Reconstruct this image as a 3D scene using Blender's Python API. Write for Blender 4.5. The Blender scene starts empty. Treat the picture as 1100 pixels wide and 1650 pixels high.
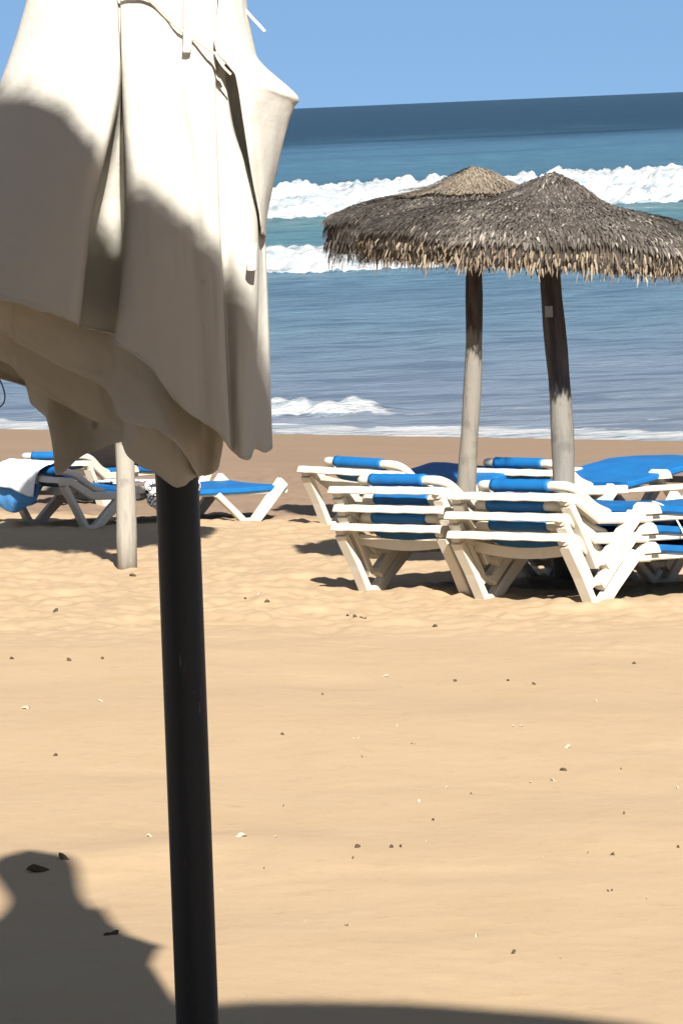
import bpy, bmesh, math, random
import numpy as np
from mathutils import Vector, Matrix, Euler

R = math.radians
rng = random.Random(7)
scn = bpy.context.scene
COL = scn.collection

# ------------------------------------------------------------------ camera frame
EYE = 3.96                     # eye height above the sea
F = 6000.0                     # focal length in photo pixels (1100 x 1650)
ROLL = math.atan(0.043)
PITCH = math.atan(653.4 / F)
CAM_ROT = (Matrix.Rotation(R(90) - PITCH, 3, 'X') @ Matrix.Rotation(-ROLL, 3, 'Z'))
CAM_POS = Vector((0, 0, EYE))

def ray(px, py):
    return CAM_ROT @ Vector(((px - 550) / F, -(py - 825) / F, -1.0))

def P(px, py, d):
    """world point on the sight line of a photo pixel at world depth d"""
    v = ray(px, py)
    return CAM_POS + v * (d / v.y)

# ------------------------------------------------------------------ numpy noise
_pr = np.random.RandomState(3)
_perm = np.concatenate([_pr.permutation(256)] * 3)
_grad = np.stack([np.cos(np.linspace(0, 2 * np.pi, 256, endpoint=False)),
                  np.sin(np.linspace(0, 2 * np.pi, 256, endpoint=False))], 1)
def noise2(x, y):
    x = np.asarray(x, float); y = np.asarray(y, float)
    xi = np.floor(x).astype(int); yi = np.floor(y).astype(int)
    xf = x - xi; yf = y - yi
    xi = xi & 255; yi = yi & 255
    u = xf ** 3 * (xf * (xf * 6 - 15) + 10); v = yf ** 3 * (yf * (yf * 6 - 15) + 10)
    def g(ix, iy, fx, fy):
        h = _grad[_perm[_perm[ix & 255] + (iy & 255)]]
        return h[..., 0] * fx + h[..., 1] * fy
    a = g(xi, yi, xf, yf); b = g(xi + 1, yi, xf - 1, yf)
    c = g(xi, yi + 1, xf, yf - 1); d = g(xi + 1, yi + 1, xf - 1, yf - 1)
    return ((a + u * (b - a)) * (1 - v) + (c + u * (d - c)) * v) * 1.5
def fbm(x, y, o=3):
    s = 0; a = 1.0
    for i in range(o):
        s = s + a * noise2(x * 2 ** i + 17.3 * i, y * 2 ** i - 9.1 * i); a *= 0.5
    return s
def sm(a, b, x):
    t = np.clip((np.asarray(x, float) - a) / (b - a), 0, 1)
    return t * t * (3 - 2 * t)

# ------------------------------------------------------------------ terrain
NX, NY = 0.57, 0.82
SHORE = 36.9
SLOPE = 0.071
MOUNDS = []
def ground(x, y):
    x = np.asarray(x, float); y = np.asarray(y, float)
    q = SHORE - (NX * x + NY * y)
    z = SLOPE * q
    dry = sm(6, 14, q)
    z = z + 0.020 * fbm(x * .45, y * .45, 2) * sm(1, 6, q)
    # trampled sand round the loungers, smoother sand nearer
    tr = sm(14.3, 17.4, y + .9 * fbm(x * 1.1, y * .6, 2)) * sm(8.5, 11, q + fbm(x * .6, y * .6, 2))
    lump = np.abs(fbm(x * 1.3 + 3, y * 1.0, 2)) * .030 + np.abs(noise2(x * 4.3, y * 3.3)) * .020 + .012 * fbm(x * 9, y * 7, 2) - .03 * np.clip(noise2(x * 2.9 + 5, y * 2.2) - .3, 0, 1)
    z = z + tr * lump
    near = (1 - tr) * dry
    pits = np.clip(noise2(x * 2.3 + 9, y * 2.3) - .35, 0, 1)
    z = z + near * (0.0060 * fbm(x * 1.5, y * .85, 2) - .016 * np.clip(noise2(x * 1.9 + 31, y * 1.05) - .28, 0, 1) -   .010 * pits * sm(16.5, 13, y))
    z = z + 0.0010 * fbm(x * 9, y * 9, 2) * dry * sm(20, 12, y)
    # the small ridge of blown sand low on the left
    z = z + 0.022 * np.exp(-((y - 9.35 - .25 * noise2(x * 2, y * 0 + 3)) / .28) ** 2) * sm(.2, -.5, x)
    for mx, my, mh, mr in MOUNDS:
        z = z + mh * np.exp(-((x - mx) ** 2 + (y - my) ** 2) / mr ** 2)
    return z
def gz(x, y):
    return float(ground(np.array([x]), np.array([y]))[0])
def G(px, py):
    """point of the ground seen at a photo pixel"""
    v = ray(px, py); lo, hi = 3.0, 80.0
    f = lambda d: (CAM_POS + v * (d / v.y)).z - gz(*(CAM_POS + v * (d / v.y)).xy)
    for _ in range(50):
        m = .5 * (lo + hi)
        if f(m) > 0: lo = m
        else: hi = m
    return CAM_POS + v * (lo / v.y)

MOUNDS.extend([(p.x, p.y, .034, .42) for p in (G(955, 975), G(735, 960))])

# ------------------------------------------------------------------ material helpers
def mat(name, base=(.5, .5, .5), rough=.6, spec=.5, metallic=0):
    m = bpy.data.materials.new(name); m.use_nodes = True
    nt = m.node_tree; b = nt.nodes['Principled BSDF']
    b.inputs['Base Color'].default_value = (*base, 1)
    b.inputs['Roughness'].default_value = rough
    b.inputs['Specular IOR Level'].default_value = spec
    b.inputs['Metallic'].default_value = metallic
    return m, nt, b
def N(nt, typ, **kw):
    n = nt.nodes.new(typ)
    for k, v in kw.items():
        if k in n.inputs: n.inputs[k].default_value = v
        else: setattr(n, k, v)
    return n
def ramp(nt, stops, fac=None, interp='LINEAR'):
    r = nt.nodes.new('ShaderNodeValToRGB'); r.color_ramp.interpolation = interp
    e = r.color_ramp.elements
    while len(e) < len(stops): e.new(.5)
    for i, (p, c) in enumerate(stops):
        e[i].position = p; e[i].color = (*c, 1) if len(c) == 3 else c
    if fac is not None: nt.links.new(fac, r.inputs[0])
    return r
def mix(nt, a, b, fac, blend='MIX'):
    m = nt.nodes.new('ShaderNodeMix'); m.data_type = 'RGBA'; m.blend_type = blend
    for k, v in ((0, fac), (6, a), (7, b)):
        if isinstance(v, (int, float)): m.inputs[k].default_value = v
        elif isinstance(v, tuple): m.inputs[k].default_value = (*v, 1)
        else: nt.links.new(v, m.inputs[k])
    return m.outputs[2]
def tex(nt, coord='Object', scale=(1, 1, 1), rot=(0, 0, 0)):
    tc = nt.nodes.new('ShaderNodeTexCoord'); mp = nt.nodes.new('ShaderNodeMapping')
    mp.inputs['Scale'].default_value = scale; mp.inputs['Rotation'].default_value = rot
    nt.links.new(tc.outputs[coord], mp.inputs[0]); return mp.outputs[0]
def noise(nt, vec, scale=5, detail=4, rough=.55, dist=0):
    n = N(nt, 'ShaderNodeTexNoise'); n.inputs['Scale'].default_value = scale
    n.inputs['Detail'].default_value = detail; n.inputs['Roughness'].default_value = rough
    n.inputs['Distortion'].default_value = dist
    nt.links.new(vec, n.inputs['Vector']); return n.outputs['Fac']
def bump(nt, b, h, strength=.3, dist=.01, prev=None):
    n = N(nt, 'ShaderNodeBump'); n.inputs['Strength'].default_value = strength; n.inputs['Distance'].default_value = dist
    nt.links.new(h, n.inputs['Height'])
    if prev is not None: nt.links.new(prev, n.inputs['Normal'])
    nt.links.new(n.outputs[0], b.inputs['Normal']); return n.outputs[0]
def attr(nt, name):
    a = nt.nodes.new('ShaderNodeAttribute'); a.attribute_name = name; return a

# ------------------------------------------------------------------ materials
def make_sand():
    m, nt, b = mat('sand', rough=.95, spec=.15)
    v = tex(nt)
    wet = attr(nt, 'wet').outputs['Fac']
    n1 = noise(nt, v, 1.3, 5); n2 = noise(nt, v, 14, 5, .6); n3 = noise(nt, v, 160, 3, .7)
    dry = mix(nt, (.372, .268, .166), (.412, .302, .188), n1)
    dry = mix(nt, mix(nt, dry, (.35, .245, .135), ramp(nt, [(.45, (0, 0, 0)), (.75, (.35, .35, .35))], noise(nt, v, 2.7, 6, .62)).outputs[0]), (.27, .18, .10), ramp(nt, [(.58, (0, 0, 0)), (.82, (.45, .45, .45))], n2).outputs[0])
    n4 = noise(nt, v, 75, 4, .75)
    dry = mix(nt, dry, (.20, .14, .085), ramp(nt, [(.62, (0, 0, 0)), (.74, (.55, .55, .55))], n4).outputs[0])
    dry = mix(nt, dry, (.50, .38, .25), ramp(nt, [(.62, (0, 0, 0)), (.75, (.55, .55, .55))], n3).outputs[0])
    wetc = mix(nt, (.205, .142, .096), (.240, .170, .116), n1)
    c = mix(nt, dry, wetc, wet)
    nt.links.new(c, b.inputs['Base Color'])
    p = bump(nt, b, n2, .22, .012)
    bump(nt, b, n3, .35, .004, p)
    return m
def make_water():
    m, nt, b = mat('sea_water', rough=.34, spec=.11)
    b.inputs['IOR'].default_value = 1.33
    zone = attr(nt, 'zone').outputs['Fac']; foam = attr(nt, 'foam').outputs['Fac']
    rmp = ramp(nt, [(0.0, (.185, .215, .265)), (.12, (.160, .205, .265)), (.26, (.125, .198, .262)), (.46, (.085, .170, .235)),
                    (.56, (.085, .190, .215)), (.64, (.060, .145, .205)), (.715, (.050, .125, .195)), (.755, (.004, .030, .052)), (1, (.003, .025, .045))], zone)
    v1 = tex(nt, scale=(.10, .55, 1), rot=(0, 0, 0)); v2 = tex(nt, scale=(.45, 1.6, 1))
    v0 = tex(nt, scale=(.012, .03, 1))
    a = noise(nt, v1, 1.0, 6, .6, .4); c2 = noise(nt, v2, 1.0, 5, .6, .6); c0 = noise(nt, v0, 1., 5, .6, .5)
    dark = mix(nt, rmp.outputs[0], (.50, .54, .60), 1.0, 'MULTIPLY')
    st = ramp(nt, [(.40, (1, 1, 1)), (.52, (0, 0, 0))], c2).outputs[0]
    col = mix(nt, rmp.outputs[0], dark, mix(nt, (0, 0, 0), st, .8))
    st2 = ramp(nt, [(.42, (1, 1, 1)), (.58, (0, 0, 0))], c0).outputs[0]
    col = mix(nt, col, dark, mix(nt, (0, 0, 0), st2, .55))
    pal = ramp(nt, [(.60, (0, 0, 0)), (.72, (1, 1, 1))], a).outputs[0]
    col = mix(nt, col, mix(nt, rmp.outputs[0], (.30, .36, .42), .35), mix(nt, (0, 0, 0), pal, .5))
    # foam edge broken up by fine noise
    vf = tex(nt, scale=(1.2, 2.2, 2.2)); fn = noise(nt, vf, 2.2, 7, .68)
    sub = N(nt, 'ShaderNodeMath', operation='MULTIPLY_ADD'); sub.inputs[1].default_value = 1.9; sub.inputs[2].default_value = -.95
    nt.links.new(fn, sub.inputs[0])
    add = N(nt, 'ShaderNodeMath', operation='ADD'); nt.links.new(sub.outputs[0], add.inputs[0]); nt.links.new(foam, add.inputs[1])
    fm = ramp(nt, [(.38, (0, 0, 0)), (.64, (1, 1, 1))], add.outputs[0]).outputs[0]
    fcol = mix(nt, (.45, .462, .470), (.20, .255, .295), ramp(nt, [(.46, (0, 0, 0)), (.66, (1, 1, 1))], noise(nt, tex(nt, scale=(.5, 1.4, 1.6)), 1.1, 6, .65)).outputs[0])  # blue-grey patches put shading into the foam colour
    nt.links.new(mix(nt, col, fcol, fm), b.inputs['Base Color'])
    rg = N(nt, 'ShaderNodeMapRange'); rg.inputs['To Min'].default_value = .30; rg.inputs['To Max'].default_value = .9
    nt.links.new(fm, rg.inputs['Value']); nt.links.new(rg.outputs[0], b.inputs['Roughness'])
    p = bump(nt, b, c2, .55, .25)
    bump(nt, b, fn, .7, .25, p)
    return m
def make_plastic():
    m, nt, b = mat('white_resin', rough=.42, spec=.4)
    v = tex(nt); d = noise(nt, v, 9, 5, .65)
    c = mix(nt, (.53, .498, .42), (.40, .36, .285), ramp(nt, [(.52, (0, 0, 0)), (.80, (.6, .6, .6))], d).outputs[0])
    nt.links.new(c, b.inputs['Base Color']); bump(nt, b, noise(nt, v, 60, 3), .1, .002)
    return m
def make_sling(name, c1, c2):
    m, nt, b = mat(name, rough=.55, spec=.3)
    v = tex(nt); d = noise(nt, v, 5, 4, .6)
    c = mix(nt, c1, c2, ramp(nt, [(.35, (0, 0, 0)), (.7, (1, 1, 1))], d).outputs[0])
    nt.links.new(c, b.inputs['Base Color'])
    w = N(nt, 'ShaderNodeTexChecker'); w.inputs['Scale'].default_value = 260
    nt.links.new(v, w.inputs['Vector']); bump(nt, b, w.outputs['Fac'], .15, .001)
    return m
def make_canvas():
    m, nt, b = mat('cream_canvas', rough=.9, spec=.15)
    v = tex(nt); n = noise(nt, v, 6, 5, .6); n2 = noise(nt, v, 38, 4, .6)
    c = mix(nt, (.53, .515, .468), (.475, .459, .412), n)
    c = mix(nt, c, (.30, .265, .21), ramp(nt, [(.68, (0, 0, 0)), (.85, (.6, .6, .6))], n2).outputs[0])
    # a few rust coloured stains
    vs = N(nt, 'ShaderNodeTexVoronoi'); vs.inputs['Scale'].default_value = 5.5; nt.links.new(v, vs.inputs['Vector'])
    st = ramp(nt, [(.035, (1, 1, 1)), (.06, (0, 0, 0))], vs.outputs['Distance']).outputs[0]
    c = mix(nt, c, (.22, .18, .14), mix(nt, (0, 0, 0), st, .6))
    nt.links.new(c, b.inputs['Base Color'])
    wv = tex(nt, scale=(1, 1, 1)); wa = N(nt, 'ShaderNodeTexWave'); wa.inputs['Scale'].default_value = 190; wa.bands_direction = 'Z'
    wa.inputs['Distortion'].default_value = 1.5
    nt.links.new(wv, wa.inputs['Vector'])
    p = bump(nt, b, wa.outputs['Fac'], .12, .0012)
    bump(nt, b, noise(nt, v, 22, 5, .6), .35, .006, p)
    return m
def make_thatch(name, stops, rough=.95):
    m, nt, b = mat(name, rough=rough, spec=.1)
    r = ramp(nt, stops, attr(nt, 'tint').outputs['Fac'])
    v = tex(nt, scale=(1, 1, 1)); n = noise(nt, v, 30, 4, .6)
    nt.links.new(mix(nt, r.outputs[0], mix(nt, r.outputs[0], (.45, .45, .45), 1.0, 'MULTIPLY'), n), b.inputs['Base Color'])
    bump(nt, b, noise(nt, v, 120, 3), .6, .004)
    return m
def make_wood(name, zline, soft=.022, white=(.185, .172, .148)):
    """bark-dark upper trunk, whitewashed below zline (object space)"""
    m, nt, b = mat(name, rough=.9, spec=.15)
    v = tex(nt, scale=(14, 14, 1.8)); n = noise(nt, v, 1.6, 6, .65); v2 = tex(nt); n2 = noise(nt, v2, 5, 4)
    bark = mix(nt, (.045, .036, .03), (.12, .10, .085), ramp(nt, [(.4, (0, 0, 0)), (.72, (1, 1, 1))], n).outputs[0])
    wh = mix(nt, white, tuple(.66 * c for c in white), ramp(nt, [(.5, (0, 0, 0)), (.72, (1, 1, 1))], n).outputs[0])
    wh = mix(nt, wh, tuple(.74 * c for c in white), ramp(nt, [(.55, (0, 0, 0)), (.62, (1, 1, 1))], n2).outputs[0])
    tc = nt.nodes.new('ShaderNodeTexCoord'); sx = nt.nodes.new('ShaderNodeSeparateXYZ'); nt.links.new(tc.outputs['Object'], sx.inputs[0])
    ma = N(nt, 'ShaderNodeMath', operation='MULTIPLY_ADD'); ma.inputs[1].default_value = .42; nt.links.new(n, ma.inputs[0]); nt.links.new(sx.outputs['Z'], ma.inputs[2])
    mr = N(nt, 'ShaderNodeMapRange'); mr.inputs['From Min'].default_value = zline + .21 - soft; mr.inputs['From Max'].default_value = zline + .21 + soft
    nt.links.new(ma.outputs[0], mr.inputs['Value'])
    nt.links.new(mix(nt, wh, bark, mr.outputs[0]), b.inputs['Base Color'])
    bump(nt, b, n, .8, .012)
    return m
def simple(name, c1, c2, scale=8, rough=.8, spec=.2, bs=.2):
    m, nt, b = mat(name, rough=rough, spec=spec)
    v = tex(nt); n = noise(nt, v, scale, 5, .6)
    nt.links.new(mix(nt, c1, c2, n), b.inputs['Base Color']); bump(nt, b, n, bs, .01)
    return m
def make_leopard():
    m, nt, b = mat('patterned_cotton', rough=.9, spec=.1)
    v = tex(nt); vo = N(nt, 'ShaderNodeTexVoronoi'); vo.inputs['Scale'].default_value = 27; nt.links.new(v, vo.inputs['Vector'])
    nz = noise(nt, v, 30, 3)
    s = N(nt, 'ShaderNodeMath', operation='MULTIPLY_ADD'); s.inputs[1].default_value = .3; nt.links.new(nz, s.inputs[0]); nt.links.new(vo.outputs['Distance'], s.inputs[2])
    r = ramp(nt, [(.44, (.75, .74, .72)), (.48, (.03, .03, .035)), (.62, (.03, .03, .035)), (.66, (.75, .74, .72))], s.outputs[0])
    nt.links.new(r.outputs[0], b.inputs['Base Color']); return m
def make_pole():
    m, nt, b = mat('black_painted_metal', rough=.5, spec=.35)
    v = tex(nt); n = noise(nt, v, 18, 5, .65); v2 = tex(nt, scale=(30, 30, 4)); n2 = noise(nt, v2, 2, 5, .7)
    c = mix(nt, (.011, .016, .023), (.018, .025, .034), n)
    c = mix(nt, c, (.16, .15, .14), ramp(nt, [(.64, (0, 0, 0)), (.72, (.7, .7, .7))], n2).outputs[0])
    nt.links.new(c, b.inputs['Base Color']); bump(nt, b, n, .15, .003); return m

M = dict(
    sand=make_sand(), water=make_water(), resin=make_plastic(),
    blue=make_sling('blue_sling', (.004, .098, .285), (.006, .128, .36)),
    canvas=make_canvas(),
    thatch=make_thatch('thatch', [(0, (.055, .047, .040)), (.45, (.115, .100, .088)), (.85, (.21, .185, .16)), (1, (.40, .36, .31))]),
    thatch_tan=make_thatch('thatch_tan', [(0, (.15, .122, .09)), (.5, (.225, .185, .14)), (1, (.32, .27, .21))]),
    straw=make_thatch('straw_fringe', [(0, (.09, .07, .05)), (.5, (.235, .185, .13)), (1, (.40, .335, .25))]),
    pole=make_pole(),
    cord=simple('cord', (.55, .42, .28), (.62, .5, .36), 60),
    wcord=simple('pale_cord', (.72, .68, .6), (.62, .58, .5), 60),
    towel=simple('white_towelling', (.70, .73, .75), (.62, .66, .69), 40, .95, .05, .4),
    sky_towel=simple('light_blue_towelling', (.06, .22, .52), (.10, .30, .58), 25, .95, .05, .4),
    leopard=make_leopard(),
    bag=simple('dark_brown_fabric', (.012, .010, .009), (.020, .017, .014), 20, .9, .1, .3),
    debris=simple('dark_debris', (.05, .035, .022), (.11, .08, .05), 60, .95, .05, .5),
    shell=simple('pale_shell', (.44, .38, .29), (.38, .31, .22), 60, .7, .2, .2),
    tin=simple('pale_plate', (.20, .19, .18), (.32, .30, .27), 50, .6, .3, .2),
)

# ------------------------------------------------------------------ mesh helpers
def link(name, me, m=None, parent=None):
    o = bpy.data.objects.new(name, me); COL.objects.link(o)
    if m is not None and me is not None: me.materials.append(m)
    if parent is not None: o.parent = parent
    return o
def empty(name, loc, rot=None):
    o = bpy.data.objects.new(name, None); COL.objects.link(o); o.location = loc
    o.empty_display_size = .1
    if rot is not None: o.rotation_euler = rot
    return o
def tag(o, label=None, cat=None, group=None, kind=None):
    for k, v in (('label', label), ('category', cat), ('group', group), ('kind', kind)):
        if v: o[k] = v
    return o
def from_np(name, verts, faces, smooth=True):
    me = bpy.data.meshes.new(name)
    me.from_pydata([tuple(v) for v in verts], [], [tuple(f) for f in faces]); me.update()
    if smooth: me.polygons.foreach_set('use_smooth', [True] * len(me.polygons))
    return me
def grid_mesh(name, X, Y, Z):
    r, c = X.shape
    v = np.stack([X, Y, Z], -1).reshape(-1, 3)
    i = np.arange(r * c).reshape(r, c)
    f = np.stack([i[:-1, :-1], i[:-1, 1:], i[1:, 1:], i[1:, :-1]], -1).reshape(-1, 4)
    me = bpy.data.meshes.new(name)
    me.vertices.add(len(v)); me.vertices.foreach_set('co', v.ravel())
    me.loops.add(f.size); me.loops.foreach_set('vertex_index', f.ravel().astype(np.int32))
    me.polygons.add(len(f)); me.polygons.foreach_set('loop_start', (np.arange(len(f)) * 4).astype(np.int32))
    me.polygons.foreach_set('use_smooth', np.ones(len(f), bool))
    me.update(); me.validate(); return me
def set_attr(me, name, vals):
    a = me.attributes.new(name, 'FLOAT', 'POINT'); a.data.foreach_set('value', np.asarray(vals, np.float32).ravel())
def bm_mesh(name, bm, smooth=False):
    bmesh.ops.recalc_face_normals(bm, faces=bm.faces[:])
    me = bpy.data.meshes.new(name); bm.to_mesh(me); bm.free()
    if smooth: me.polygons.foreach_set('use_smooth', [True] * len(me.polygons))
    return me
def ring_loft(bm, rings, cap=True):
    vs = [[bm.verts.new(p) for p in r] for r in rings]
    n = len(vs[0])
    for a, b in zip(vs, vs[1:]):
        for i in range(n):
            bm.faces.new((a[i], a[(i + 1) % n], b[(i + 1) % n], b[i]))
    if cap:
        bm.faces.new(vs[0][::-1]); bm.faces.new(vs[-1])
def tube(bm, pts, rad, n=8):
    pts = [Vector(p) for p in pts]; rings = []
    up = None
    for i, p in enumerate(pts):
        t = (pts[min(i + 1, len(pts) - 1)] - pts[max(i - 1, 0)]).normalized()
        if up is None:
            up = Vector((0, 0, 1)) if abs(t.z) < .9 else Vector((1, 0, 0))
        s = t.cross(up).normalized(); up = s.cross(t).normalized()
        r = rad[i] if isinstance(rad, (list, tuple)) else rad
        rings.append([p + s * (math.cos(a) * r) + up * (math.sin(a) * r) for a in [2 * math.pi * k / n for k in range(n)]])
    ring_loft(bm, rings)
def catmull(pts, n=8):
    pts = [Vector(p) for p in pts]; out = []
    for i in range(len(pts) - 1):
        p0 = pts[max(i - 1, 0)]; p1 = pts[i]; p2 = pts[i + 1]; p3 = pts[min(i + 2, len(pts) - 1)]
        for k in range(n):
            t = k / n
            out.append(.5 * ((2 * p1) + (p2 - p0) * t + (2 * p0 - 5 * p1 + 4 * p2 - p3) * t * t + (3 * p1 - p0 - 3 * p2 + p3) * t ** 3))
    out.append(pts[-1]); return out
def bar(bm, pts, v, hw, ht, ch=.3):
    """rounded-box bar along a path of (u, z) points at width position v; hw half width across, ht half thickness in the u-z plane"""
    pts = [Vector((p[0], p[1])) for p in pts]; hts = ht if isinstance(ht, (list, tuple)) else [ht] * len(pts)
    rings = []
    for i, p in enumerate(pts):
        a = (p - pts[i - 1]).normalized() if i else None
        b = (pts[i + 1] - p).normalized() if i < len(pts) - 1 else None
        t = (a + b).normalized() if a and b else (a or b)
        n = Vector((-t.y, t.x))
        k = 1 / max(.5, (t.dot(a) if a else 1))
        h = hts[i] * k; c = ch * min(hw, h)
        sec = [(-hw, -h + c), (-hw, h - c), (-hw + c, h), (hw - c, h), (hw, h - c), (hw, -h + c), (hw - c, -h), (-hw + c, -h)]
        rings.append([(p.x + n.x * q, v + s, p.y + n.y * q) for s, q in sec])
    ring_loft(bm, rings)

# ------------------------------------------------------------------ the ground
def spaced(stops):
    out = []
    for (a, b, d0, d1) in stops:
        y = a
        while y < b:
            out.append(y); t = (y - a) / (b - a); y += d0 + (d1 - d0) * t
    return np.array(out)
gy = np.concatenate([np.arange(-40, 5, 2.5), spaced([(5, 7, .08, .03), (7, 15, .022, .04), (15, 26, .035, .06), (26, 46, .08, .16), (46, 62, .5, 3)]), [75, 120]])
gt = np.concatenate([[-12, -6, -3, -1.5, -.8, -.5, -.35, -.27], np.linspace(-.22, -.1075, 60), np.linspace(-.105, .105, 300), np.linspace(.1075, .22, 60), [.27, .35, .5, .8, 1.5, 3, 6, 12]])
GX = gt[None, :] * np.maximum(gy, 6.)[:, None]; GY = np.repeat(gy[:, None], len(gt), 1)
GZ = ground(GX, GY)
me = grid_mesh('beach_sand', GX, GY, GZ)
q = SHORE - (NX * GX + NY * GY)
wet = 1 - sm(-.35, .35, (q - 16.4) + 1.1 * fbm(GX * .35, GY * .35, 3) + .35 * fbm(GX * 2.2, GY * 2.2, 2))
set_attr(me, 'wet', wet)
tag(link('beach_sand', me, M['sand']), kind='structure')

# ------------------------------------------------------------------ the sea, its breakers and the wash
sy = np.concatenate([np.arange(20, 34, 1.), spaced([(34, 56, .10, .10), (56, 84, .16, .22), (84, 94, .10, .10), (94, 130, .35, .35), (130, 142, .12, .12), (142, 300, .8, 3), (300, 1500, 6, 60), (1500, 30000, 120, 3000)]), [30000.]])
st = np.concatenate([[-3, -1.5, -.8, -.5, -.35, -.27], np.linspace(-.22, -.118, 60), np.linspace(-.115, .115, 340), np.linspace(.118, .22, 60), [.27, .35, .5, .8, 1.5, 3]])
SX = st[None, :] * np.maximum(sy, 20.)[:, None]; SY = np.repeat(sy[:, None], len(st), 1)
fade = sm(400, 120, SY)
Z = .045 * fbm(SX * .35, SY * .9, 3) * sm(44, 60, SY) * fade + .25 * noise2(SX * .03, SY * .055) * sm(120, 260, SY) * sm(2000, 300, SY)
Z += .012 * fbm(SX * 1.4, SY * 3., 2) * sm(60, 40, SY)
foam = np.zeros_like(Z)
def breaker(y0, height, front, back, xa, xb, soft, seed, foamlen, rag):
    """a breaking wave: steep foaming front facing the beach, long back towards the sea"""
    global Z, foam
    yc = y0 + .9 * noise2(SX * .09 + seed, SX * 0 + seed * 2.) + .35 * noise2(SX * .4 + seed, SX * 0 + seed)
    d = SY - yc
    side = sm(xa - soft, xa + soft, SX) * (1 - sm(xb - soft, xb + soft, SX))
    hh = height * (.86 + .30 * noise2(SX * .16 + seed, SX * 0 + 1.) + .16 * noise2(SX * .8, SX * 0 + seed)) * side
    prof = np.where(d < 0, 0, np.where(d < front, sm(0, front, d), 1 - sm(front, front + back, d)))
    Z = Z + hh * prof
    body = sm(-.05, .05, d) * (1 - sm(foamlen * .7, foamlen, d)) * side
    Z = Z + rag * body * (np.abs(fbm(SX * 1.1 + seed, SY * 1.1, 3)) + .5 * np.abs(noise2(SX * 3.1, SY * 3.1 + seed)))
    foam = np.maximum(foam, body * (.93 + .25 * noise2(SX * .25, SY * .5 + seed)))
breaker(134.6, 1.15, 3.2, 9, -60, 80, 6, 3.3, 6.0, .30)
breaker(89.6, .52, 1.7, 6, -40, 3.6, 2.5, 8.1, 3.0, .17)
breaker(48.15, .10, .5, 1.6, -1.9, .55, .55, 5.7, .95, .13)
# thin wash running along the waterline, and loose scraps of foam
qs = (NX * SX + NY * SY) - SHORE
edge = qs - .18 * fbm(SX * .8, SY * .8 * 0 + 2, 3)
foam = np.maximum(foam, sm(-.35, -.1, edge) * (1 - sm(.95, 1.45, edge + .25 * noise2(SX * 1.3, SY * 2.))) * (.62 + .30 * np.exp(-((edge - .9) / .22) ** 2)))
foam = np.maximum(foam, .62 * np.exp(-((edge - 1.25 - .35 * noise2(SX * .5, SX * 0)) / .10) ** 2) * sm(.05, .5, noise2(SX * .6 + 4, SY * .1)))
scrap = sm(.50, .85, fbm(SX * .42 + 5, SY * 1.1, 3)) * sm(70, 47, SY)
foam = np.maximum(foam, scrap * .40)
trail = sm(.15, .7, fbm(SX * .15, SY * .5, 3)) * (sm(93, 95, SY) * sm(112, 95, SY) + sm(141, 143, SY) * sm(165, 143, SY) * .7 + sm(134, 131, SY) * sm(118, 131, SY))
foam = np.maximum(foam, trail * .46)
me = grid_mesh('sea', SX, SY, Z)
lg = np.log(np.clip(SY + (SX * .05), 40, 2000) / 40) / math.log(50)
zone = np.interp(SY, [40, 46, 52, 62, 85, 92, 128, 150, 240, 330, 400, 1000, 30000],
                     [0, .02, .12, .22, .42, .48, .57, .62, .655, .70, .745, .80, 1.0])
set_attr(me, 'zone', zone + .012 * fbm(SX * .05, SY * .05, 3)); set_attr(me, 'foam', foam)
tag(link('sea', me, M['water']), kind='structure')

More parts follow.
